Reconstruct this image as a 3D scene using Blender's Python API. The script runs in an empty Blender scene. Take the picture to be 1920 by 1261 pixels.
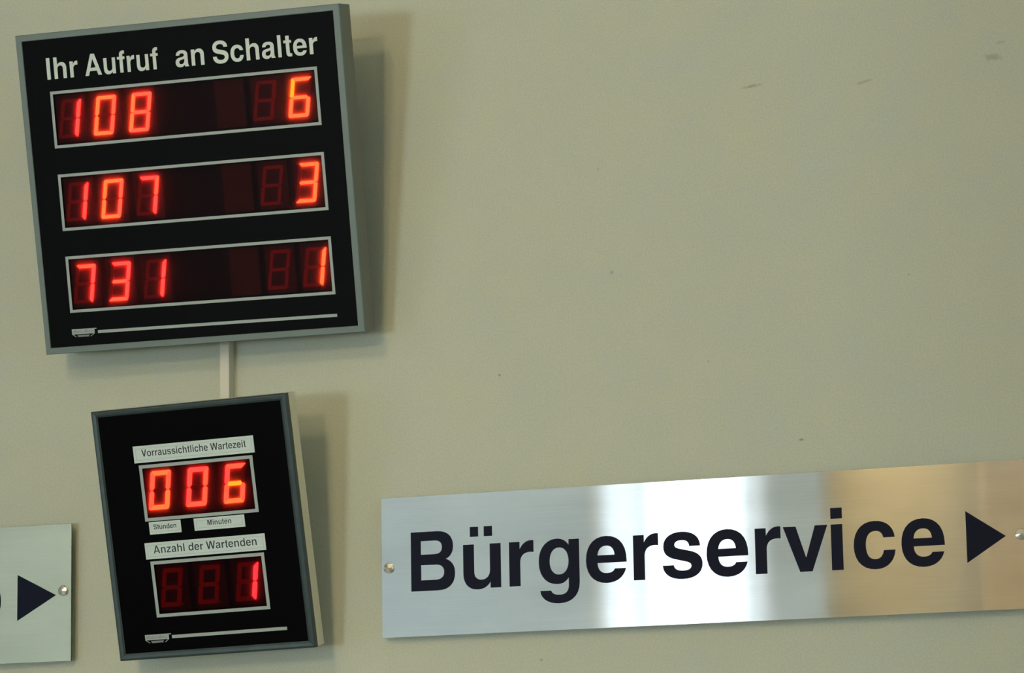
import bpy, math
from mathutils import Vector, Matrix
from mathutils.geometry import tessellate_polygon

scene = bpy.context.scene
COL = scene.collection
R = math.radians

# ------------------------------------------------------------------ camera
CAM = Vector((1.53581, -3.82722, 1.88451))
cam_data = bpy.data.cameras.new('camera')
cam_data.sensor_fit = 'HORIZONTAL'
cam_data.sensor_width = 36.0
cam_data.lens = 36.0 * 6000.0 / 1920.0
cam_data.clip_start = 0.05
cam = bpy.data.objects.new('camera', cam_data)
COL.objects.link(cam)
cam.matrix_world = (Matrix.Translation(CAM) @ Matrix.Rotation(0.34079, 4, 'Z')
                    @ Matrix.Rotation(math.pi / 2 + 0.16988, 4, 'X') @ Matrix.Rotation(-0.01804, 4, 'Z'))
scene.camera = cam

# ------------------------------------------------------------------ world, exposure
world = bpy.data.worlds.new('world')
scene.world = world
world.use_nodes = True
world.node_tree.nodes['Background'].inputs[0].default_value = (0.62, 0.74, 0.9, 1)
world.node_tree.nodes['Background'].inputs[1].default_value = 0.6
scene.view_settings.view_transform = 'Standard'
scene.view_settings.look = 'None'
scene.view_settings.gamma = 1.0
scene.view_settings.exposure = -0.07
scene.view_settings.use_curve_mapping = False
scene.cycles.use_denoising = True
scene.cycles.max_bounces = 10
scene.cycles.transparent_max_bounces = 12

# ------------------------------------------------------------------ light levels (lamps are built below)
WARM = (1.0, 0.77, 0.45)
NEUTRAL = (0.95, 1.0, 0.93)
DAY = (0.80, 0.93, 1.0)
LAMPS = [   # x, y, z of the centre, radiance, colour, size of the glowing cube, label
    (0.0, -8.0, 3.75, 162.0, WARM, 0.40, 'large square lantern hanging in the middle of the hall'),
    (-0.28, -4.05, 4.15, 100.0, WARM, 0.22, 'small square lantern added out of view to light the added column'),  # added lamp: lights the column so the steel reflects a warm tone
]
FILL_SPOTS = [   # x, y, z, aim point, watts, colour, cone degrees: unseen spots added to brighten the far wall mirrored in the sign
    (-5.4, -11.2, 4.6, (-5.3, -14, 2.9), 60.0, DAY, 80),
    (-8.0, -11.2, 4.6, (-8.2, -14, 2.9), 50.0, NEUTRAL, 80),
]
PANE_LOW = 64.0
PANE_BACK = (1.5, 2.7, 2.5, 1.45)
PANE_LEFT = 11.0
PANE_RIGHT = 1.0

# ------------------------------------------------------------------ materials
def mat(name, col, rough=0.5, metal=0.0, spec=0.5, emit=None, strength=0.0):
    m = bpy.data.materials.new(name)
    m.use_nodes = True
    b = m.node_tree.nodes['Principled BSDF']
    b.inputs['Base Color'].default_value = (*col, 1)
    b.inputs['Roughness'].default_value = rough
    b.inputs['Metallic'].default_value = metal
    b.inputs['Specular IOR Level'].default_value = spec
    if emit:
        b.inputs['Emission Color'].default_value = (*emit, 1)
        b.inputs['Emission Strength'].default_value = strength
    return m

def noisy(m, scale, amt, col, rough_amt=0.0, bump=0.0, stretch=None):
    """procedural colour variation, roughness variation and relief"""
    nt = m.node_tree
    b = nt.nodes['Principled BSDF']
    tc = nt.nodes.new('ShaderNodeTexCoord')
    mp = nt.nodes.new('ShaderNodeMapping')
    if stretch:
        mp.inputs['Scale'].default_value = stretch
    nt.links.new(tc.outputs['Object'], mp.inputs['Vector'])
    n = nt.nodes.new('ShaderNodeTexNoise')
    n.inputs['Scale'].default_value = scale
    n.inputs['Detail'].default_value = 5
    nt.links.new(mp.outputs[0], n.inputs['Vector'])
    mx = nt.nodes.new('ShaderNodeMix')
    mx.data_type = 'RGBA'
    mx.inputs['A'].default_value = (*[c * (1 - amt) for c in col], 1)
    mx.inputs['B'].default_value = (*[min(1, c * (1 + amt)) for c in col], 1)
    nt.links.new(n.outputs['Fac'], mx.inputs['Factor'])
    nt.links.new(mx.outputs['Result'], b.inputs['Base Color'])
    if bump:
        bp = nt.nodes.new('ShaderNodeBump')
        bp.inputs['Strength'].default_value = bump
        bp.inputs['Distance'].default_value = 0.001
        nt.links.new(n.outputs['Fac'], bp.inputs['Height'])
        nt.links.new(bp.outputs[0], b.inputs['Normal'])
    if rough_amt:
        mr = nt.nodes.new('ShaderNodeMapRange')
        r0 = b.inputs['Roughness'].default_value
        mr.inputs['To Min'].default_value = max(0.02, r0 - rough_amt)
        mr.inputs['To Max'].default_value = r0 + rough_amt
        nt.links.new(n.outputs['Fac'], mr.inputs['Value'])
        nt.links.new(mr.outputs[0], b.inputs['Roughness'])
    return m

WALLC = (0.525, 0.565, 0.455)

def wall_material():
    m = mat('wall_paint', WALLC, 0.62, spec=0.3)
    nt = m.node_tree
    N, L = nt.nodes, nt.links
    b = N['Principled BSDF']
    geo = N.new('ShaderNodeNewGeometry')
    # soft mottling of old emulsion paint
    n1 = N.new('ShaderNodeTexNoise'); n1.inputs['Scale'].default_value = 9; n1.inputs['Detail'].default_value = 8; n1.inputs['Roughness'].default_value = .75
    L.new(geo.outputs['Position'], n1.inputs['Vector'])
    mx = N.new('ShaderNodeMix'); mx.data_type = 'RGBA'
    mx.inputs['A'].default_value = (WALLC[0] * .90, WALLC[1] * .96, WALLC[2] * 1.12, 1)
    mx.inputs['B'].default_value = (WALLC[0] * 1.10, WALLC[1] * 1.04, WALLC[2] * .88, 1)
    L.new(n1.outputs['Fac'], mx.inputs['Factor'])
    # grain of the paint roller
    n2 = N.new('ShaderNodeTexNoise'); n2.inputs['Scale'].default_value = 420; n2.inputs['Detail'].default_value = 3
    L.new(geo.outputs['Position'], n2.inputs['Vector'])
    mg = N.new('ShaderNodeMix'); mg.data_type = 'RGBA'; mg.blend_type = 'MULTIPLY'
    mg.inputs['Factor'].default_value = 1
    gr = N.new('ShaderNodeMapRange'); gr.inputs['From Min'].default_value = .3; gr.inputs['From Max'].default_value = .7
    gr.inputs['To Min'].default_value = .93; gr.inputs['To Max'].default_value = 1.07
    L.new(n2.outputs['Fac'], gr.inputs['Value'])
    L.new(mx.outputs['Result'], mg.inputs['A']); L.new(gr.outputs[0], mg.inputs['B'])
    # scuffs and specks: x, z, half width, half height, tilt, darkness
    marks = [(0.5068, 2.8787, .015, .0022, .12, .38), (0.6522, 2.8693, .011, .0022, .2, .3),
             (0.8163, 2.8842, .013, .005, -.1, .3), (0.827, 2.902, .008, .002, .1, .2),
             (0.1608, 2.532, .0022, .0022, 0, .5), (0.3148, 2.6538, .0028, .0028, 0, .35),
             (0.5567, 2.4232, .003, .0016, 0, .6), (.30, 2.79, .0015, .0015, 0, .3),
             (.44, 2.53, .0016, .0016, 0, .3), (.21, 2.165, .002, .002, 0, .4), (.70, 2.62, .0016, .0016, 0, .3)]
    n3 = N.new('ShaderNodeTexNoise'); n3.inputs['Scale'].default_value = 160; n3.inputs['Detail'].default_value = 4
    L.new(geo.outputs['Position'], n3.inputs['Vector'])
    sep = N.new('ShaderNodeSeparateXYZ'); L.new(geo.outputs['Position'], sep.inputs[0])
    def math_(op, a, b2=None):
        k = N.new('ShaderNodeMath'); k.operation = op
        for i, v in enumerate((a, b2)):
            if v is None: continue
            if isinstance(v, (int, float)): k.inputs[i].default_value = v
            else: L.new(v, k.inputs[i])
        return k.outputs[0]
    total = None
    for (x, z, a, c, tilt, dk) in marks:
        dx = math_('SUBTRACT', sep.outputs['X'], x)
        dz = math_('SUBTRACT', sep.outputs['Z'], z)
        u = math_('ADD', math_('MULTIPLY', dx, math.cos(tilt) / a), math_('MULTIPLY', dz, math.sin(tilt) / a))
        v = math_('ADD', math_('MULTIPLY', dz, math.cos(tilt) / c), math_('MULTIPLY', dx, -math.sin(tilt) / c))
        d = math_('SQRT', math_('ADD', math_('MULTIPLY', u, u), math_('MULTIPLY', v, v)))
        d = math_('ADD', d, math_('MULTIPLY', math_('SUBTRACT', n3.outputs['Fac'], .5), 1.6))
        f = N.new('ShaderNodeMapRange'); f.interpolation_type = 'SMOOTHSTEP'
        f.inputs['From Min'].default_value = 1.25; f.inputs['From Max'].default_value = .25
        f.inputs['To Min'].default_value = 0; f.inputs['To Max'].default_value = dk
        L.new(d, f.inputs['Value'])
        total = f.outputs[0] if total is None else math_('MAXIMUM', total, f.outputs[0])
    md = N.new('ShaderNodeMix'); md.data_type = 'RGBA'
    L.new(total, md.inputs['Factor'])
    L.new(mg.outputs['Result'], md.inputs['A'])
    md.inputs['B'].default_value = (0.10, 0.10, 0.085, 1)
    L.new(md.outputs['Result'], b.inputs['Base Color'])
    bp = N.new('ShaderNodeBump'); bp.inputs['Strength'].default_value = .12; bp.inputs['Distance'].default_value = .0006
    L.new(n2.outputs['Fac'], bp.inputs['Height']); L.new(bp.outputs[0], b.inputs['Normal'])
    return m

def steel_material(name, base, rough=.086, aniso=-.75, soft=.05):
    """horizontally brushed stainless steel; the U axis of the UV map is the vertical"""
    m = bpy.data.materials.new(name)
    m.use_nodes = True
    nt = m.node_tree
    N, L = nt.nodes, nt.links
    N.clear()
    out = N.new('ShaderNodeOutputMaterial')
    g1 = N.new('ShaderNodeBsdfAnisotropic'); g1.distribution = 'BECKMANN'
    g1.inputs['Anisotropy'].default_value = aniso
    g2 = N.new('ShaderNodeBsdfAnisotropic'); g2.distribution = 'BECKMANN'
    g2.inputs['Roughness'].default_value = .5
    ms = N.new('ShaderNodeMixShader'); ms.inputs[0].default_value = soft
    L.new(g1.outputs[0], ms.inputs[1]); L.new(g2.outputs[0], ms.inputs[2]); L.new(ms.outputs[0], out.inputs[0])
    tg = N.new('ShaderNodeTangent'); tg.direction_type = 'UV_MAP'; tg.uv_map = 'UVMap'
    L.new(tg.outputs[0], g1.inputs['Tangent'])
    tc = N.new('ShaderNodeTexCoord')
    mp = N.new('ShaderNodeMapping'); mp.inputs['Scale'].default_value = (6, 1, 900)
    L.new(tc.outputs['Object'], mp.inputs['Vector'])
    n = N.new('ShaderNodeTexNoise'); n.inputs['Scale'].default_value = 1; n.inputs['Detail'].default_value = 6
    L.new(mp.outputs[0], n.inputs['Vector'])
    # large faint smears
    n2 = N.new('ShaderNodeTexNoise'); n2.inputs['Scale'].default_value = 9; n2.inputs['Detail'].default_value = 3
    mp2 = N.new('ShaderNodeMapping'); mp2.inputs['Scale'].default_value = (.6, 1, 1.6)
    L.new(tc.outputs['Object'], mp2.inputs['Vector']); L.new(mp2.outputs[0], n2.inputs['Vector'])
    ad = N.new('ShaderNodeMath'); ad.operation = 'MULTIPLY_ADD'; ad.inputs[1].default_value = .45
    L.new(n.outputs['Fac'], ad.inputs[0]); L.new(n2.outputs['Fac'], ad.inputs[2])
    mx = N.new('ShaderNodeMix'); mx.data_type = 'RGBA'
    mx.inputs['A'].default_value = (*[c * .88 for c in base], 1)
    mx.inputs['B'].default_value = (*[min(1, c * 1.1) for c in base], 1)
    mr0 = N.new('ShaderNodeMapRange'); mr0.inputs['From Min'].default_value = .45; mr0.inputs['From Max'].default_value = 1.0
    L.new(ad.outputs[0], mr0.inputs['Value'])
    L.new(mr0.outputs[0], mx.inputs['Factor'])
    L.new(mx.outputs['Result'], g1.inputs['Color']); L.new(mx.outputs['Result'], g2.inputs['Color'])
    mr = N.new('ShaderNodeMapRange'); mr.inputs['To Min'].default_value = rough * .93; mr.inputs['To Max'].default_value = rough * 1.1
    L.new(n2.outputs['Fac'], mr.inputs['Value']); L.new(mr.outputs[0], g1.inputs['Roughness'])
    return m

def pane_material(name, tint, gloss=.04, haze=.10):
    m = bpy.data.materials.new(name)
    m.use_nodes = True
    nt = m.node_tree
    nt.nodes.clear()
    out = nt.nodes.new('ShaderNodeOutputMaterial')
    tr = nt.nodes.new('ShaderNodeBsdfTransparent'); tr.inputs[0].default_value = (*tint, 1)
    gl = nt.nodes.new('ShaderNodeBsdfGlossy'); gl.inputs['Roughness'].default_value = .35
    gl.inputs[0].default_value = (.8, .85, .85, 1)
    tl = nt.nodes.new('ShaderNodeBsdfTranslucent'); tl.inputs[0].default_value = (*[min(1, t * 1.5) for t in tint], 1)
    m0 = nt.nodes.new('ShaderNodeMixShader'); m0.inputs[0].default_value = haze
    nt.links.new(tr.outputs[0], m0.inputs[1]); nt.links.new(tl.outputs[0], m0.inputs[2])
    mx = nt.nodes.new('ShaderNodeMixShader'); mx.inputs[0].default_value = gloss
    nt.links.new(m0.outputs[0], mx.inputs[1]); nt.links.new(gl.outputs[0], mx.inputs[2])
    nt.links.new(mx.outputs[0], out.inputs[0])
    return m

M_wall = wall_material()
M_ceiling = noisy(mat('ceiling_paint', (.7, .69, .62), .8), 3, .03, (.7, .69, .62))
M_floor = noisy(mat('floor_stone', (.27, .29, .30), .4), 3, .15, (.27, .29, .30), .1)
M_backwall = noisy(mat('hall_paint', (.42, .485, .51), .7), 2, .04, (.42, .485, .51))
M_wood = noisy(mat('blocker_wood', (.62, .46, .26), .5), 4, .12, (.62, .46, .26), stretch=(1, 1, .15))
M_reflector = noisy(mat('reflector_panel', (.50, .36, .20), .5), 4, .12, (.50, .36, .20), stretch=(1, 1, .15))
M_cream = noisy(mat('cream_paint', (.72, .62, .42), .5), 4, .06, (.72, .62, .42))
M_frame1 = noisy(mat('grey_enamel', (.13, .175, .158), .42, spec=.5), 220, .06, (.13, .175, .158), .05, .05)
M_house1 = noisy(mat('grey_enamel_side', (.16, .165, .14), .45, spec=.5), 220, .06, (.16, .165, .14), .05, .05)
M_frame2 = noisy(mat('anodised_frame', (.045, .066, .066), .36, metal=.35, spec=.25), 60, .3, (.045, .066, .066), .08, .1)
M_house2 = noisy(mat('anodised_side', (.72, .71, .63), .3, metal=.85), 120, .06, (.72, .71, .63), .05, .05)
M_panel1 = noisy(mat('black_print', (.003, .0036, .0038), .42, spec=.03), 300, .15, (.003, .0036, .0038), .04)
M_panel2 = noisy(mat('black_print_deep', (.0012, .0013, .0013), .42, spec=.02), 300, .15, (.0012, .0013, .0013), .04)
M_print = noisy(mat('silver_print', (.35, .42, .41), .5), 260, .05, (.35, .42, .41))
M_letter = noisy(mat('pale_lettering', (.62, .73, .68), .5), 260, .04, (.62, .73, .68))
M_label = noisy(mat('label_tape', (.56, .68, .655), .45), 200, .04, (.56, .68, .655))
M_ink = noisy(mat('black_ink', (.012, .014, .016), .5), 300, .1, (.012, .014, .016))
M_thin = noisy(mat('thin_ink', (.38, .45, .43), .5), 300, .1, (.38, .45, .43))
M_badge = noisy(mat('badge_print', (.36, .43, .42), .5), 500, .2, (.36, .43, .42))
M_badge_dim = noisy(mat('badge_print_dim', (.2, .22, .22), .5), 500, .2, (.2, .22, .22))
M_pane1 = pane_material('tinted_filter', (.60, .36, .36), .003, .11)
M_pane2 = pane_material('dark_tinted_filter', (.58, .28, .30), .002, .09)
M_module1 = noisy(mat('digit_body', (.085, .05, .038), .55), 200, .1, (.085, .05, .038))
M_module2 = noisy(mat('digit_body_dark', (.05, .03, .03), .6), 200, .1, (.05, .03, .03))
M_blank = noisy(mat('blank_body', (.09, .065, .035), .6), 200, .1, (.09, .065, .035))
M_tray = noisy(mat('circuit_tray', (.003, .003, .0035), .7), 200, .1, (.003, .003, .0035))
M_seg_off1 = noisy(mat('segment_off', (.66, .07, .06), .5), 200, .08, (.66, .07, .06))
M_seg_off2 = noisy(mat('segment_off_bright', (.60, .035, .03), .5), 200, .08, (.60, .035, .03))
M_duct = noisy(mat('duct_plastic', (.66, .66, .55), .45), 30, .03, (.66, .66, .55))
M_steel = steel_material('brushed_steel', (.80, .82, .82))
M_steel_left = steel_material('brushed_steel_left', (.52, .55, .44), .2, -.6, .35)
M_screw = noisy(mat('turned_steel', (.80, .78, .72), .16, 1.0), 40, .1, (.80, .78, .72), .05)
M_spacer = mat('spacer_metal', (.10, .10, .09), .5, .6)
M_navy = noisy(mat('navy_lettering', (.004, .006, .018), .5, spec=.08), 300, .1, (.006, .008, .022))
M_dark = noisy(mat('bracket_steel', (.15, .15, .14), .5, .5), 60, .1, (.15, .15, .14))
M_mull = noisy(mat('window_paint', (.72, .74, .75), .5), 20, .05, (.72, .74, .75))
LIT = {'p': (5.0, .085, .062), 'q': (5.2, .125, .058), 'o': (5.6, .20, .05), 'y': (6.5, .44, .02), 'r': (3.2, .05, .06)}
M_lit = {}
for bd, tint in (('a', (.56, .33, .33)), ('b', (.55, .265, .285))):
    for k, c in LIT.items():
        col = [v / (t * t) for v, t in zip(c, tint)]
        s = max(col)
        M_lit[bd + k] = mat('lit_segment_' + {'p': 'red', 'q': 'coral', 'o': 'orange', 'y': 'amber', 'r': 'scarlet'}[k], (.3, .02, .02), .5,
                            emit=[v / s for v in col], strength=s)

# ------------------------------------------------------------------ helpers
class MB:
    def __init__(s):
        s.v = []; s.f = []
    def add(s, vs, fs):
        o = len(s.v); s.v += [tuple(p) for p in vs]; s.f += [tuple(o + i for i in f) for f in fs]
        return s
    def box(s, x0, x1, y0, y1, z0, z1):
        return s.add([(x, y, z) for x in (x0, x1) for y in (y0, y1) for z in (z0, z1)],
                     [(0, 1, 3, 2), (4, 6, 7, 5), (0, 4, 5, 1), (2, 3, 7, 6), (0, 2, 6, 4), (1, 5, 7, 3)])
    def poly(s, loops, y0, y1):
        """front at y0 (towards the viewer, smaller y), back at y1; loops: outer then holes, in (x, z)"""
        tris = tessellate_polygon([[Vector((p[0], p[1], 0)) for p in lp] for lp in loops])
        pts = [p for lp in loops for p in lp]
        n = len(pts)
        fs = []
        for t in tris:
            a, b, c = (pts[i] for i in t)
            if (b[0] - a[0]) * (c[1] - a[1]) - (b[1] - a[1]) * (c[0] - a[0]) < 0:
                t = (t[0], t[2], t[1])
            fs.append(tuple(t)); fs.append(tuple(n + i for i in reversed(t)))
        o = 0
        for lp in loops:
            k = len(lp)
            for i in range(k):
                j = (i + 1) % k
                fs.append((o + i, n + o + i, n + o + j, o + j))
            o += k
        return s.add([(p[0], y0, p[1]) for p in pts] + [(p[0], y1, p[1]) for p in pts], fs)
    def mesh(s, name, m, bevel=0):
        me = bpy.data.meshes.new(name)
        me.from_pydata(s.v, [], s.f)
        me.materials.append(m)
        import bmesh
        b = bmesh.new(); b.from_mesh(me)
        bmesh.ops.recalc_face_normals(b, faces=b.faces)
        if bevel:
            bmesh.ops.bevel(b, geom=list(b.edges), offset=bevel, segments=2, affect='EDGES', profile=.5)
        b.to_mesh(me); b.free()
        return me
    def build(s, name, m, parent=None, bevel=0, loc=None):
        o = bpy.data.objects.new(name, s.mesh(name, m, bevel))
        COL.objects.link(o)
        if parent: o.parent = parent
        if loc: o.location = loc
        return o

def tag(o, label=None, cat=None, group=None, kind=None):
    if label: o['label'] = label
    if cat: o['category'] = cat
    if group: o['group'] = group
    if kind: o['kind'] = kind
    return o

def empty(name, mw):
    o = bpy.data.objects.new(name, None)
    o.empty_display_size = .05
    COL.objects.link(o)
    o.matrix_world = mw
    return o

def smooth(o):
    for p in o.data.polygons: p.use_smooth = True
    return o

# ------------------------------------------------------------------ lettering: outlines in 1/1000 em, cap height 718
GL = {
 'I': (278, ["M64 0L206 0L206 718L64 718Z"]),
 'l': (278, ["M69 0L205 0L205 718L69 718Z"]),
 'i': (278, ["M69 0L205 0L205 532L69 532Z", "M69 598L205 598L205 724L69 724Z"]),
 'h': (611, ["M65 0L65 718L203 718L203 460C238 515 292 546 366 546C480 546 546 470 546 350L546 0L408 0L408 330C408 395 372 430 312 430C248 430 203 385 203 315L203 0Z"]),
 'n': (611, ["M65 0L65 532L199 532L199 458C235 515 290 546 366 546C480 546 546 470 546 350L546 0L408 0L408 330C408 395 372 430 312 430C248 430 203 385 203 315L203 0Z"]),
 'r': (389, ["M64 0L64 532L196 532L196 440C232 510 282 546 345 546C355 546 365 545 373 543L373 402C360 405 345 406 330 406C250 406 202 365 202 285L202 0Z"]),
 'A': (722, ["M20 0L282 718L438 718L702 0L548 0L497 148L220 148L170 0Z|M260 262L457 262L358 552Z"]),
 'f': (333, ["M103 0L103 436L10 436L10 532L103 532L103 575C103 675 160 727 265 727C285 727 303 726 318 724L318 614C308 616 298 617 288 617C255 617 240 602 240 570L240 532L318 532L318 436L240 436L240 0Z"]),
 'a': (556, ["M527 22L527 0L378 0C369 18 363 38 361 58C322 12 270 -14 205 -14C100 -14 29 48 29 148C29 240 85 290 185 310L270 325C330 337 355 348 355 385C355 420 325 438 275 438C225 438 195 420 187 372L55 372C62 485 140 546 280 546C415 546 492 490 492 390L492 120C492 75 500 45 527 22Z|M355 262C335 248 310 240 280 233L235 223C190 213 168 195 168 158C168 118 195 93 240 93C310 93 355 140 355 215Z"]),
 'S': (667, ["M39 228C42 70 150 -19 338 -19C520 -19 629 70 629 212C629 320 565 385 435 415L275 452C210 467 190 490 190 525C190 580 240 615 325 615C415 615 458 580 463 510L608 510C605 655 505 737 330 737C150 737 47 650 47 510C47 400 105 340 250 305L390 272C455 256 482 235 482 195C482 140 430 105 345 105C245 105 192 150 186 228Z"]),
 'c': (556, ["M524 203C510 65 420 -14 287 -14C130 -14 34 95 34 262C34 440 130 546 287 546C420 546 508 475 520 350L386 350C375 403 345 430 290 430C215 430 176 370 176 266C176 160 215 103 287 103C345 103 378 140 388 203Z"]),
 't': (333, ["M95 436L10 436L10 532L95 532L95 676L232 676L232 532L309 532L309 436L232 436L232 150C232 115 245 103 280 103C290 103 300 104 309 106L309 0C290 -4 262 -6 238 -6C140 -6 95 35 95 130Z"]),
 'e': (556, ["M528 227L165 227C168 145 210 103 282 103C335 103 365 120 382 153L519 153C490 45 400 -14 280 -14C120 -14 23 90 23 260C23 440 120 546 277 546C440 546 528 430 528 250Z|M165 318L382 318C375 392 340 430 276 430C212 430 173 392 165 318Z"]),
 's': (556, ["M30 155C38 45 130 -14 275 -14C430 -14 519 55 519 160C519 245 465 295 360 318L245 345C195 357 178 370 178 395C178 428 212 446 265 446C325 446 355 425 362 372L494 372C490 485 405 546 268 546C130 546 42 480 42 378C42 290 90 245 200 220L310 193C362 180 383 165 383 140C383 105 345 86 280 86C210 86 172 110 166 155Z"]),
 'v': (556, ["M206 0L13 532L165 532L282 160L397 532L545 532L352 0Z"]),
 'V': (667, ["M251 0L19 718L173 718L335 180L493 718L648 718L413 0Z"]),
 'o': (611, ["M34 266C34 95 140 -14 306 -14C472 -14 578 95 578 266C578 437 472 546 306 546C140 546 34 437 34 266Z|M174 266C174 160 222 103 306 103C390 103 438 160 438 266C438 372 390 429 306 429C222 429 174 372 174 266Z"]),
 'W': (944, ["M180 0L5 718L155 718L263 210L385 718L560 718L682 210L790 718L939 718L765 0L610 0L472 560L334 0Z"]),
 'z': (500, ["M20 0L20 105L302 422L40 422L40 532L470 532L470 430L190 112L480 112L480 0Z"]),
 'd': (611, ["M549 718L549 0L417 0L417 70C380 15 335 -14 270 -14C130 -14 35 95 35 266C35 436 130 546 270 546C330 546 375 525 411 475L411 718Z|M176 266C176 165 222 103 294 103C368 103 414 165 414 266C414 367 368 429 294 429C222 429 176 367 176 266Z"]),
 'M': (833, ["M69 0L69 718L285 718L418 230L549 718L765 718L765 0L630 0L630 560L485 0L350 0L204 560L204 0Z"]),
 'B': (722, ["M76 0L76 718L425 718C555 718 630 650 630 535C630 455 595 402 532 377C608 352 652 295 652 205C652 75 570 0 435 0Z|M206 130L206 313L400 313C472 313 512 278 512 221C512 163 472 130 400 130Z|M206 441L206 606L390 606C452 606 486 575 486 523C486 470 452 441 390 441Z"]),
 'g': (611, ["M551 532L551 20C551 -140 450 -228 290 -228C150 -228 62 -165 54 -72L190 -72C200 -108 240 -126 300 -126C375 -126 416 -90 416 -10L416 80C380 25 335 2 270 2C130 2 40 110 40 272C40 438 135 546 272 546C335 546 385 520 422 462L422 532Z|M176 275C176 180 222 115 297 115C371 115 417 180 417 277C417 375 371 440 297 440C222 440 176 375 176 275Z"]),
 '-': (333, ["M40 220L290 220L290 340L40 340Z"]),
}
def _parse(s, n=7):
    loops = []
    for sub in s.split('|'):
        pts = []
        i = 0
        import re
        for cmd, args in re.findall(r'([MLC])([^MLCZ]*)', sub):
            a = [float(q) for q in args.split()]
            if cmd in 'ML':
                pts.append((a[0], a[1]))
            else:
                p0 = pts[-1]
                for k in range(1, n + 1):
                    t = k / n
                    w0, w1, w2, w3 = (1 - t) ** 3, 3 * t * (1 - t) ** 2, 3 * t * t * (1 - t), t ** 3
                    pts.append((w0 * p0[0] + w1 * a[0] + w2 * a[2] + w3 * a[4], w0 * p0[1] + w1 * a[1] + w2 * a[3] + w3 * a[5]))
        q = []
        for p in pts:
            if not q or abs(p[0] - q[-1][0]) + abs(p[1] - q[-1][1]) > 1e-6: q.append(p)
        if abs(q[0][0] - q[-1][0]) + abs(q[0][1] - q[-1][1]) < 1e-6: q.pop()
        loops.append(q)
    def area(l): return sum(l[i][0] * l[(i + 1) % len(l)][1] - l[(i + 1) % len(l)][0] * l[i][1] for i in range(len(l)))
    for k, l in enumerate(loops):
        if (area(l) > 0) != (k == 0): l.reverse()
    return loops
def _inset(l, d):
    """move an outline inwards by d (outer loops run counter-clockwise, holes clockwise)"""
    out = []
    n = len(l)
    for i in range(n):
        a, b, c = Vector(l[i - 1]), Vector(l[i]), Vector(l[(i + 1) % n])
        e1, e2 = (b - a).normalized(), (c - b).normalized()
        n1, n2 = Vector((-e1.y, e1.x)), Vector((-e2.y, e2.x))
        s = n1 + n2
        k = s.dot(s)
        s = s * (2 / k) if k > .5 else n1
        out.append((b.x + s.x * d, b.y + s.y * d))
    return out
U2 = _parse(GL['n'][1][0])
GL['u'] = (611, None)
def glyph(ch):
    if ch == 'u' or ch == 'ü':
        g = [[[(611 - x, 532 - y) for x, y in U2[0]]]]
        if ch == 'ü':
            for x0 in (156, 335): g.append([[(x0, 625), (x0 + 104, 625), (x0 + 104, 745), (x0, 745)]])
        return 611, g
    if ch == 'b':
        w, ps = GL['d']
        g = []
        for s in ps:
            g.append([[(611 - x, y) for x, y in reversed(l)] for l in _parse(s)])
        return 611, g
    w, ps = GL[ch]
    return w, [_parse(s) for s in ps]

def letter(mb, ch, x, z, s, sx, y0, y1, thin=0, ink_left=False):
    w, shapes = glyph(ch)
    off = min(p[0] for sh in shapes for p in sh[0]) if ink_left else 0
    for sh in shapes:
        loops = [_inset(l, thin) if thin else l for l in sh]
        mb.poly([[(x + (p[0] - off) * s * sx, z + p[1] * s) for p in l] for l in loops], y0, y1)
    return w * s * sx

def text(mb, string, x, z, cap, y0, y1, sx=1, thin=0, width=None):
    s = cap / 718.0
    if width:
        tot = sum(278 if c == ' ' else glyph(c)[0] for c in string)
        sx = width / (tot * s)
    for c in string:
        if c == ' ': x += 278 * s * sx
        else: x += letter(mb, c, x, z, s, sx, y0, y1, thin)

# ------------------------------------------------------------------ the room
def struct(name, mb, m, bevel=0):
    return tag(mb.build(name, m, bevel=bevel), kind='structure')

XL, XR, YB, ZC = -9.0, 5.5, -14.0, 5.0
struct('wall_front', MB().box(XL - .2, XR + .2, 0, .2, 0, ZC), M_wall)
struct('floor', MB().box(XL - .2, XR + .2, YB - .2, .2, -.2, 0), M_floor)
struct('ceiling', MB().box(XL - .2, XR + .2, YB - .2, .2, ZC, ZC + .2), M_ceiling)
# unseen columns added behind the viewer to block and shape the light
def column(cx, cy, r, n=40):
    mb = MB()
    return mb.add([(cx + r * math.cos(2 * math.pi * k / n), cy + r * math.sin(2 * math.pi * k / n), z) for z in (0, ZC) for k in range(n)],
                  [(k, (k + 1) % n, n + (k + 1) % n, n + k) for k in range(n)] + [tuple(range(n))[::-1], tuple(range(n, 2 * n))])
smooth_cols = [struct('light_shaper_1', column(-.40, -4.85, .22), M_cream), struct('light_shaper_2', column(.42, -6.0, .32), M_wood)]  # cream one also warms the steel's reflection, wood one dims the wall's right end
struct('light_shaper_3', MB().box(-2.45, 1.2, YB, YB + .03, 0.1, 4.6), M_reflector, .003)   # unseen warm panel added on the far wall to tint the sign's reflection

def wall_with_holes(name, axis, pos, thick, a0, a1, holes, m):
    mb = MB()
    loops = [[(a0, 0), (a1, 0), (a1, ZC), (a0, ZC)]] + [[(h[0], h[2]), (h[0], h[3]), (h[1], h[3]), (h[1], h[2])] for h in holes]
    mb.poly(loops, 0, thick)
    if axis == 'y':
        mb.v = [(x, pos - y, z) for x, y, z in mb.v]
    else:
        mb.v = [(pos + (y if pos > 0 else -y), x, z) for x, y, z in mb.v]
    return struct(name, mb, m)

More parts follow.
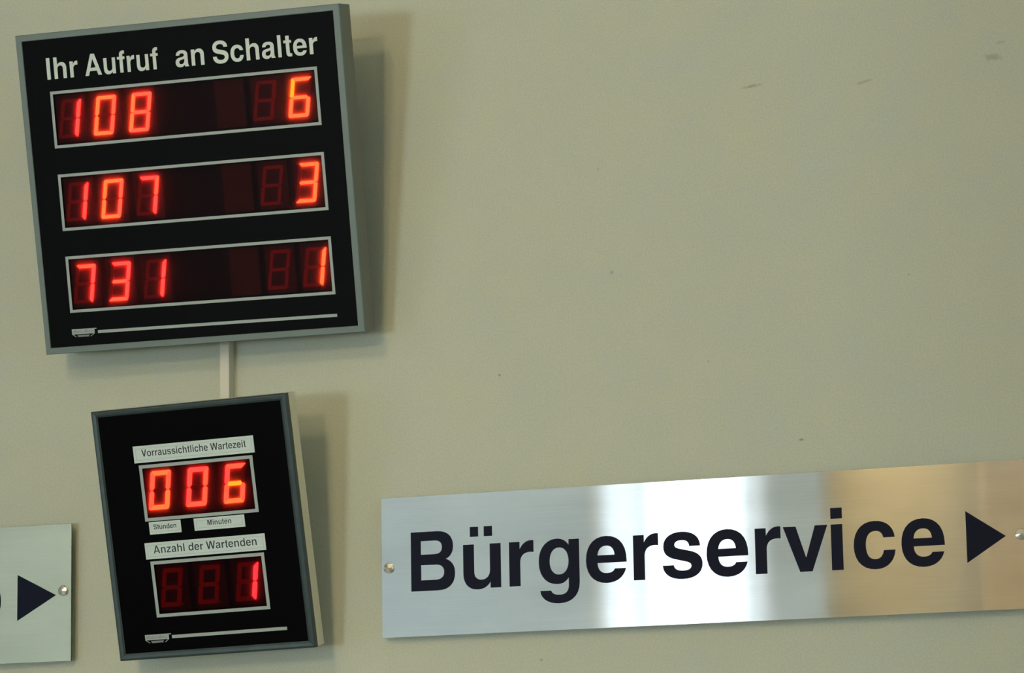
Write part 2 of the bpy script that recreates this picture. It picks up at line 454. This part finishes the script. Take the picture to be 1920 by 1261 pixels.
def window(n, axis, pos, h, bars, glow, col):
    """a window: glazing lit by the daylight behind it, a frame round it and glazing bars"""
    a0, a1, z0, z1 = h
    s = 1 if (axis == 'y' or pos < 0) else -1       # outwards direction sign * -1
    def bx(mb, u0, u1, d0, d1, v0, v1):
        if axis == 'y': mb.box(u0, u1, pos - d1, pos - d0, v0, v1)
        else: mb.box(*( (pos - d1, pos - d0) if pos < 0 else (pos + d0, pos + d1) ), u0, u1, v0, v1)
    cuts = [a0 + .001] + list(bars) + [a1 - .001]
    glows = glow if isinstance(glow, tuple) else (glow,) * (len(cuts) - 1)
    mb = MB(); bx(mb, a0 + .001, a1 - .001, .125, .13, z0 + .001, z1 - .001)
    w = struct('window_%d' % n, mb, M_mull)
    for u0, u1, g in zip(cuts, cuts[1:], glows):
        mb = MB(); bx(mb, u0, u1, .10, .11, z0 + .001, z1 - .001)
        mb.build('pane', mat('daylight_glazing', (.1, .1, .1), .4, emit=col, strength=g), w)
    for (u0, u1, v0, v1) in ((a0, a0 + .05, z0, z1), (a1 - .05, a1, z0, z1), (a0 + .05, a1 - .05, z0, z0 + .05), (a0 + .05, a1 - .05, z1 - .05, z1)):
        mb = MB(); bx(mb, u0, u1, .04, .0995, v0, v1); mb.build('frame_rail', M_mull, w)
    for b in bars:
        mb = MB(); bx(mb, b - .022, b + .022, .045, .0995, z0 + .05, z1 - .05); mb.build('glazing_bar', M_mull, w)

WB = [(-4.30, -3.24, 2.35, 4.9), (-4.30, -2.90, .05, 1.5)]
wall_with_holes('wall_back', 'y', YB, .2, XL - .2, XR + .2, WB, M_backwall)
window(1, 'y', YB, WB[0], (-3.995, -3.52, -3.37), PANE_BACK, DAY)
window(4, 'y', YB, WB[1], (-3.6,), PANE_LOW, DAY)  # added low light source, kept outside the sign's mirror view
WL = [(-12.9, -9.9, .6, 2.6)]
wall_with_holes('wall_left', 'x', XL, .2, YB - .2, .2, WL, M_backwall)
window(2, 'x', XL, WL[0], (-11.9, -10.9), PANE_LEFT, DAY)
WR = [(-5.5, -.9, .9, 4.2)]
wall_with_holes('wall_right', 'x', XR, .2, YB - .2, .2, WR, M_backwall)
window(3, 'x', XR, WR[0], (-4.0, -2.4), PANE_RIGHT, DAY)  # unseen window added as a weak light from the right

for (x, y, z, pw, colr, sz, lb) in LAMPS:
    t = empty('pendant_lamp', Matrix.Translation((x, y, z)))
    tag(t, lb, 'lamp')
    h = sz / 2
    MB().box(-h - .01, h + .01, -h - .01, h + .01, h + .001, h + .03).build('lamp_housing', M_mull, t, .004)
    MB().box(-h, h, -h, h, -h, h).build('diffuser', mat('lamp_diffuser', (.8, .8, .8), .5, emit=colr, strength=pw), t, .01)
    MB().box(-.008, .008, -.008, .008, h + .031, ZC - z).build('rod', M_mull, t)
for i, (x, y, z, aim, pw, colr, cone) in enumerate(FILL_SPOTS):
    t = empty('fill_spotlight', Matrix.Translation((x, y, z)))
    tag(t, ('added fill spotlight out of view, nearer the far window', 'added fill spotlight out of view, nearer the left wall')[i], 'spotlight')
    q = (Vector(aim) - Vector((x, y, z))).to_track_quat('-Z', 'Y')
    mb = MB()
    n = 20
    vs = [(r_ * math.cos(2 * math.pi * k / n), r_ * math.sin(2 * math.pi * k / n), z_) for (r_, z_) in ((.06, .0), (.06, .16), (.052, .16), (.052, .0)) for k in range(n)]
    fs = [(a_ * n + k, a_ * n + (k + 1) % n, ((a_ + 1) % 4) * n + (k + 1) % n, ((a_ + 1) % 4) * n + k) for a_ in range(4) for k in range(n)]
    o = mb.add(vs, fs).add([(.05 * math.cos(2 * math.pi * k / n), .05 * math.sin(2 * math.pi * k / n), .15) for k in range(n)], [tuple(range(n))]).build('lamp_housing', M_mull, t)
    o.rotation_euler = q.to_euler()
    MB().box(-.008, .008, -.008, .008, .10, ZC - z).build('rod', M_mull, t)
    ld = bpy.data.lights.new('spot_light', 'SPOT'); ld.energy = pw; ld.color = colr; ld.spot_size = R(cone); ld.spot_blend = .8; ld.shadow_soft_size = .045
    lo = bpy.data.objects.new('spot_light', ld); COL.objects.link(lo); lo.parent = t; lo.rotation_euler = q.to_euler()

# ------------------------------------------------------------------ display boards
def board_matrix(x, y, z, t, yaw, roll):
    return (Matrix.Translation((x, y, z)) @ Matrix.Rotation(yaw, 4, 'Z') @ Matrix.Rotation(t, 4, 'X') @ Matrix.Rotation(roll, 4, 'Y'))

MM = .00099216      # one unit of the boards' drawings, in metres

def lerp(p, q, t): return (p[0] + (q[0] - p[0]) * t, p[1] + (q[1] - p[1]) * t)

def quad_frame(root, outer, inner, prof, m, parts=('bottom', 'right', 'top', 'left')):
    """four mitred rails; prof: list of (t from outer to inner, depth)"""
    for k in range(4):
        mb = MB()
        j = (k + 1) % 4
        ring = []
        for (t, d) in prof:
            ring.append((lerp(outer[k], inner[k], t), lerp(outer[j], inner[j], t), d))
        n = len(ring)
        vs = []
        for a, b, d in ring: vs += [(a[0], d, a[1]), (b[0], d, b[1])]
        fs = [(2 * i, 2 * i + 1, 2 * ((i + 1) % n) + 1, 2 * ((i + 1) % n)) for i in range(n)]
        fs += [tuple(2 * i for i in range(n)), tuple(2 * i + 1 for i in reversed(range(n)))]
        mb.add(vs, fs)
        mb.build('frame_rail', m, root)

def rect(x0, z0, x1, z1): return [(x0, z0), (x1, z0), (x1, z1), (x0, z1)]

SEGS = {'0': 'abcdef', '1': 'bc', '3': 'abgcd', '6': 'afgedc', '7': 'abc', '8': 'abcdefg', ' ': ''}
def seg_shapes(w, h, t, g, c):
    m = h / 2
    a = [(c, h), (w - c, h), (w - c / 2 - g, h - c / 2), (w - t - g, h - t), (t + g, h - t), (c / 2 + g, h - c / 2)]
    f = [(0, h - c), (c / 2, h - c / 2 - g), (t, h - t - g), (t, m + t * .42), (t * .72, m + g * 1.4), (t * .28, m + g * 1.4), (0, m + t * .42)]
    gg = [(t * .68 + g, m), (t + g * .6, m + t * .47), (w - t - g * .6, m + t * .47), (w - t * .68 - g, m), (w - t - g * .6, m - t * .47), (t + g * .6, m - t * .47)]
    mv = lambda p: [(x, h - z) for x, z in reversed(p)]
    mh = lambda p: [(w - x, z) for x, z in reversed(p)]
    return {'a': a, 'f': f, 'g': gg, 'd': mv(a), 'e': mv(f), 'b': mh(f), 'c': mh(mv(f))}

class Board:
    def __init__(s, name, mw, label, cat):
        s.root = tag(empty(name, mw), label, cat)
        s.c = mw.inverted() @ CAM / MM          # camera in board millimetres
    def at(s, x, z, d):
        """point at depth d behind the face that lines up with (x, z) of the face as measured"""
        k = (d - s.c.y) / (0 - s.c.y)
        return s.c.x + (x - s.c.x) * k, s.c.z + (z - s.c.z) * k

def scale_mb(mb):
    mb.v = [(x * MM, y * MM, z * MM) for x, y, z in mb.v]
    return mb

seg_cache = {}
def digit(bd, x, z, ch, w, h, slant, t, colors, mats, plate, dp=True, part='digit'):
    """x, z: lower left corner of the figure as seen on the face; a body with seven raised segments"""
    px, pz = bd.at(x, z, 7)
    loc = (px * MM, 7 * MM, pz * MM)
    key = ('plate', plate[4].name, w, ch == 'blank')
    if key not in seg_cache:
        seg_cache[key] = scale_mb(MB().box(plate[0], plate[1], 0, 6, plate[2], plate[3])).mesh('digit', plate[4], .0004)
    o = bpy.data.objects.new(part, seg_cache[key]); COL.objects.link(o); o.parent = bd.root; o.location = loc
    if ch == 'blank': return o
    shp = seg_shapes(w, h, t, .35, 1.7)
    for k in 'abcdefg':
        on = k in SEGS[ch]
        mk = mats['off'] if not on else M_lit[mats['set'] + colors.get(k, colors.get('*', 'p'))]
        kk = (k, w, h, t, mk.name)
        if kk not in seg_cache:
            p = [(u + slant * v / h, v) for u, v in shp[k]]
            seg_cache[kk] = scale_mb(MB().poly([p], -1.6, 0)).mesh('segment', mk)
        q = bpy.data.objects.new('segment', seg_cache[kk]); COL.objects.link(q); q.parent = o
        q['label'] = 'glowing red segment' if on else 'unlit dark red segment'
    if dp:
        kk = ('dp', w, mats['off'].name)
        if kk not in seg_cache:
            seg_cache[kk] = scale_mb(MB().poly([[(w + 2.3 + 2.1 * math.cos(a * math.pi / 4), 2.4 + 2.1 * math.sin(a * math.pi / 4)) for a in range(8)]], -1, 0)).mesh('decimal_point', M_seg_dp)
        q = bpy.data.objects.new('decimal_point', seg_cache[kk]); COL.objects.link(q); q.parent = o
    return o
M_seg_dp = noisy(mat('decimal_point_off', (.30, .03, .03), .5), 200, .08, (.30, .03, .03))

def ring(mb, x0, z0, x1, z1, t, y0, y1):
    return mb.poly([rect(x0, z0, x1, z1), [(x0 + t, z0 + t), (x0 + t, z1 - t), (x1 - t, z1 - t), (x1 - t, z0 + t)]], y0, y1)

def badge(bd, x, z, w):
    """maker's badge: bar with clipped corners over a dim slat, tiny lettering"""
    s = w / 35.0
    P = lambda pts: [(x + a * s, z + b * s) for a, b in pts]
    mb = MB()
    mb.poly([P([(0, -7), (33.2, -7), (33.2, -1.3), (36.4, -1.1), (36.4, 0), (0, 0)])], 1.3, 1.6)
    mb.poly([P([(0, -7.02), (5.2, -10.6), (6.4, -10.6), (1.3, -7.02)])], 1.3, 1.6)
    mb.poly([P([(33.2, -7.02), (28.0, -10.6), (26.8, -10.6), (31.9, -7.02)][::-1])], 1.3, 1.6)
    o = scale_mb(mb).build('badge', M_badge, bd.root)
    mb = MB().poly([P([(8.8, -10.8), (24.6, -10.8), (25.6, -8.3), (7.8, -8.3)])], 1.3, 1.6)
    scale_mb(mb).build('badge_slat', M_badge_dim, o)
    mb = MB(); text(mb, 'Mbeco-Matic', x + 1.8 * s, z - 5.6 * s, 4.3 * s, 1.22, 1.3, width=29.5 * s, thin=14)
    scale_mb(mb).build('lettering', M_badge_dim, o)
    return o

def common(bd, outer, inner, depth, m_frame, m_house, m_panel, wins, border, prof, m_pane, edge_top=0):
    root = bd.root
    # housing: open tray behind the face
    mb = MB()
    cx = sum(p[0] for p in outer) / 4; cz = sum(p[1] for p in outer) / 4
    ins = lambda q, d: [(p[0] + (d if p[0] < cx else -d), p[1] + (d if p[1] < cz else -d)) for p in q]
    o2, i2 = ins(outer, .25), ins(outer, 2.2)
    mb.poly([o2, i2[::-1]], 9, depth - 1.5)
    mb.poly([o2], depth - 1.5, depth)
    scale_mb(mb).build('housing', m_house, root)
    quad_frame(root, [(p[0] * MM, p[1] * MM) for p in outer], [(p[0] * MM, p[1] * MM) for p in inner], [(t, d * MM) for t, d in prof], m_frame)
    # black printed front plate with its openings
    grow = [(p[0] + (-.8 if p[0] < cx else .8), p[1] + (-.8 if p[1] < cz else .8)) for p in inner]
    mb = MB().poly([grow] + [[(a + border, b + border), (a + border, d - border), (c - border, d - border), (c - border, b + border)] for a, b, c, d in wins], 1.7, 3.6)
    scale_mb(mb).build('front_panel', m_panel, root)
    for (a, b, c, d) in wins:
        w = scale_mb(ring(MB(), a, b, c, d, border, 1.4, 1.69)).build('window_border', M_print, root)
        mb = MB().box(a + border - 1, c - border + 1, 3.65, 4.6, b + border - 1, d - border + 1)
        scale_mb(mb).build('filter_pane', m_pane, root)
    mb = MB().box(inner[0][0] + 1, inner[2][0] - 1, 16.2, 17.4, inner[0][1] + 1, inner[2][1] - 1)
    scale_mb(mb).build('circuit_board', M_tray, root)

# --- large call display
b1 = Board('call_display', board_matrix(-0.45936, -0.06667, 2.59374, 0.23073, 0.01343, 0.00978),
           'large black call display with three rows of red digits under white lettering', 'display board')
outer1 = [(2, -.5), (462.1, 1.8), (464.4, 427.9), (-2, 428.5)]
inner1 = [(9.4, 8.2), (452.8, 10.6), (455.0, 419.4), (6.9, 419.7)]
W1 = [(41.4, 274, 425.8, 350), (41.9, 163.3, 425.3, 239), (42.2, 53.4, 424.9, 129)]
common(b1, outer1, inner1, 38, M_frame1, M_house1, M_panel1, W1, 3.9,
       [(0, 9), (0, .6), (.1, 0), (.93, 0), (1, .5), (1, 3.6), (.6, 9)], M_pane1)
HS = 29.0 / 718
for word, x0, sx in (('Ihr', 39.5, .95), ('Aufruf', 95.5, .896), ('an', 227.4, .957), ('Schalter', 281.1, .945)):
    first = True
    x = x0
    for ch in word:
        if first:
            w_, sh = glyph(ch)
            x -= min(p[0] for s_ in sh for p in s_[0]) * HS * sx
            first = False
        mb = MB()
        adv = letter(mb, ch, x, 366.0, HS, sx, 1.35, 1.69, thin=4)
        scale_mb(mb).build('letter', M_letter, b1.root)
        x += adv
D1 = dict(w=28.2, h=51.5, slant=9.0, t=4.6)
PL1 = (-1.2, 41.0, -5.5, 57.5, M_module1)
m1 = {'off': M_seg_off1, 'set': 'a'}
rows = [
    (286.4, '108', [{'*': 'p'}, {'*': 'q', 'a': 'o', 'd': 'o', 'e': 'o', 'f': 'o'}, {'*': 'q', 'e': 'o', 'f': 'o', 'a': 'q', 'd': 'q'}], ' 6', [{}, {'*': 'o', 'e': 'o', 'f': 'y', 'a': 'o'}]),
    (175.4, '107', [{'*': 'p'}, {'*': 'q', 'a': 'o', 'd': 'o', 'e': 'o', 'f': 'o'}, {'*': 'p', 'a': 'p', 'b': 'q'}], ' 3', [{}, {'*': 'o'}]),
    (65.2, '731', [{'*': 'p', 'a': 'q'}, {'*': 'p', 'g': 'q', 'd': 'q'}, {'*': 'p'}], ' 1', [{}, {'*': 'o'}]),
]
for z, left, lc, right, rc in rows:
    for i, ch in enumerate(left):
        digit(b1, (50.0, 101.6, 153.2)[i], z, ch, colors=lc[i], mats=m1, plate=PL1, **D1)
    digit(b1, 281.0, z, 'blank', 28.2, 51.5, 9, 4.6, {}, m1, (-1.2, 41.0, -5.5, 57.5, M_blank), part='blank_digit')
    for i, ch in enumerate(right):
        digit(b1, (331.6, 381.4)[i], z, ch, colors=rc[i], mats=m1, plate=PL1, **D1)
badge(b1, 42.3, 31.2, 35)
scale_mb(MB().poly([rect(80.5, 23.9, 424.5, 27.9)], 1.35, 1.69)).build('printed_line', M_print, b1.root)
# bracket that holds the leaning board off the wall
def bracket(bd, x0, x1, z, depth, wy):
    mb = MB()
    for x in (x0, x1):
        mb.box(x - 12, x + 12, depth, depth + 2, z - 20, z + 20)
        # arm runs level back to the wall
        mw = bd.root.matrix_world
        p = mw @ Vector((x * MM, depth * MM, z * MM))
        L = mw.inverted() @ Vector((p.x, -.0005, p.z)) / MM
        a = Vector((x, depth, z))
        vs = []
        for q in (a, L):
            for dx in (-8, 8):
                for dz in (-5, 5): vs.append((q.x + dx, q.y, q.z + dz))
        mb.add(vs, [(0, 1, 3, 2), (4, 6, 7, 5), (0, 4, 5, 1), (2, 3, 7, 6), (0, 2, 6, 4), (1, 5, 7, 3)])
    scale_mb(mb).build('wall_bracket', M_dark, bd.root)
bracket(b1, 90, 370, 340, 38, 0)

# --- small waiting time display
b2 = Board('waiting_time_display', board_matrix(-0.35047, -0.05984, 2.18174, 0.22234, 0.00384, -0.02439),
           'small upright black waiting time display with red 006 over a single red 1', 'display board')
outer2 = [(0, 0), (279.2, 0), (278.8, 329.3), (0, 329.5)]
inner2 = [(9.2, 9.0), (270.0, 9.0), (269.8, 320.8), (9.0, 321.6)]
W2 = [(59.7, 180.1, 221.9, 254), (60.0, 53.7, 222.2, 127.5)]
common(b2, outer2, inner2, 30.8, M_frame2, M_house2, M_panel2, W2, 4.3,
       [(0, 9), (0, 1.6), (.16, .2), (.3, 0), (.72, .3), (1, 1.2), (1, 3.6), (.6, 9)], M_pane2)
D2 = dict(w=28.8, h=50.5, slant=9.0, t=5.9)
PL2 = (-2.5, 43.0, -6.0, 57.5, M_module2)
m2 = {'off': M_seg_off2, 'set': 'b'}
for i, (ch, cc) in enumerate((('0', {'*': 'q', 'a': 'o', 'd': 'o', 'e': 'q', 'f': 'q', 'c': 'o'}), ('0', {'*': 'p', 'd': 'q', 'b': 'q', 'c': 'q'}), ('6', {'*': 'q', 'g': 'y', 'a': 'q', 'f': 'p', 'e': 'q', 'd': 'o'}))):
    digit(b2, (68.3, 121.8, 175.4)[i], 194.7, ch, colors=cc, mats=m2, plate=PL2, **D2)
for i, (ch, cc) in enumerate(((' ', {}), (' ', {}), ('1', {'*': 'r'}))):
    digit(b2, (69.2, 122.6, 176.2)[i], 66.8, ch, colors=cc, mats=m2, plate=PL2, **D2)
def strip(x0, z0, x1, z1, word, tx, tz, tw, cap, inset, thin=24):
    o = scale_mb(MB().poly([rect(x0, z0, x1, z1)], 1.35, 1.69)).build('label_strip', M_label, b2.root)
    k = scale_mb(ring(MB(), x0 + inset, z0 + inset, x1 - inset, z1 - inset, .45, 1.28, 1.35)).build('strip_outline', M_thin, o)
    mb = MB(); text(mb, word, tx, tz, cap, 1.25, 1.35, width=tw, thin=thin)
    scale_mb(mb).build('lettering', M_ink, o)
strip(54.2, 257.2, 226.1, 279.3, 'Vorraussichtliche Wartezeit', 65.6, 265.0, 149.4, 9.4, 3.3, 8)
strip(64.4, 162.6, 109.9, 178.8, 'Stunden', 70.2, 169.0, 33.6, 6.6, 3.0, 6)
strip(128.8, 162.7, 200.7, 178.6, 'Minuten', 147.3, 168.6, 35.0, 7.0, 3.0, 6)
strip(54.7, 130.5, 226.2, 152.0, 'Anzahl der Wartenden', 66.3, 137.6, 148.6, 10.4, 3.0, 10)
badge(b2, 39.8, 31.9, 36)
scale_mb(MB().poly([rect(78.4, 25.2, 242.2, 29.4)], 1.35, 1.69)).build('printed_line', M_print, b2.root)
bracket(b2, 60, 220, 260, 30.8, 0)

# ------------------------------------------------------------------ cable duct between the boards
t = empty('cable_duct', Matrix.Translation((-.2198, 0, 2.47)))
tag(t, 'narrow white cable duct running down the wall between the two displays', 'cable duct')
MB().box(-.0063, .0063, -.0125, 0, 0, .16).build('duct_base', M_duct, t, .0006)
MB().box(-.0068, .0068, -.0172, -.0127, 0, .16).build('duct_cover', M_duct, t, .0012)

# ------------------------------------------------------------------ steel signs
def uv_plate(o):
    me = o.data
    uv = me.uv_layers.new(name='UVMap')
    for l in me.loops:
        c = me.vertices[l.vertex_index].co
        uv.data[l.index].uv = (c.z * 2 + .1 * c.y, c.x * 2)

def screw(parent, x, z, r=.0067, standoff=.012, yf=-.0140):
    """turned screw cap with a shallow cone, and the spacer behind the plate"""
    n = 28
    mb = MB()
    prof = [(r * .98, 0), (r, -.0006), (r, -.0026), (r * .9, -.0033), (0, -.0052)]
    vs = []
    for rr, y in prof[:-1]:
        for k in range(n):
            a = 2 * math.pi * k / n
            vs.append((rr * math.cos(a), y, rr * math.sin(a)))
    vs.append((0, prof[-1][1], 0))
    fs = []
    for i in range(len(prof) - 2):
        for k in range(n):
            j = (k + 1) % n
            fs.append((i * n + k, i * n + j, (i + 1) * n + j, (i + 1) * n + k))
    b = (len(prof) - 2) * n
    for k in range(n): fs.append((b + k, b + (k + 1) % n, len(vs) - 1))
    fs.append(tuple(range(n)))
    mb.add(vs, fs)
    o = mb.build('screw_cap', M_screw, parent, loc=(x, yf, z))
    mb = MB()
    mb.poly([[(x + .006 * math.cos(a * math.pi / 8), z + .006 * math.sin(a * math.pi / 8)) for a in range(16)]], yf + .0021, -.0001)
    mb.build('spacer', M_spacer, parent)
    return o

SY = -.014
sg = empty('direction_sign', Matrix.Translation((0, 0, 2.2)))
tag(sg, 'long brushed steel sign with navy word Bürgerservice and an arrow', 'sign')
pl = MB().box(0, .838, SY, SY + .002, 0, .18).build('sign_plate', M_steel, sg, .0003)
uv_plate(pl)
GS = .0758 / 718
SXL = {'B': .975}
for ch, x in zip('Bürgerservice', (.0408, .1122, .1745, .2140, .2770, .3395, .3775, .4347, .4973, .5332, .5938, .6218, .6812)):
    mb = MB()
    letter(mb, ch, x, 2.2578 - 2.2, GS, 1.0 if ch != 'B' else .985, SY - .0005, SY, ink_left=True)
    mb.build('letter', M_navy, sg)
MB().poly([[(.7612, .0584), (.8092, .0886), (.7612, .1212)]], SY - .0005, SY).build('arrow', M_navy, sg)
screw(sg, .0102, .0892)
screw(sg, .8276, .0896)

s2 = empty('arrow_sign', Matrix.Translation((-.4457, 0, 2.18885)))
tag(s2, 'matt steel sign with a navy arrow, cut off left of the small display', 'sign')
p2 = MB().box(-.62, 0, SY, SY + .002, 0, .18345).build('sign_plate', M_steel_left, s2, .0003)
uv_plate(p2)
MB().poly([[(-.0804, .0566), (-.0227, .0885), (-.0802, .1181)]], SY - .0005, SY).build('arrow', M_navy, s2)
mb = MB(); letter(mb, 'o', -.1052 - 544 * GS, .0558, GS, 1, SY - .0005, SY, ink_left=True)
mb.build('letter', M_navy, s2)
screw(s2, -.0116, .0937)
screw(s2, -.608, .0937)
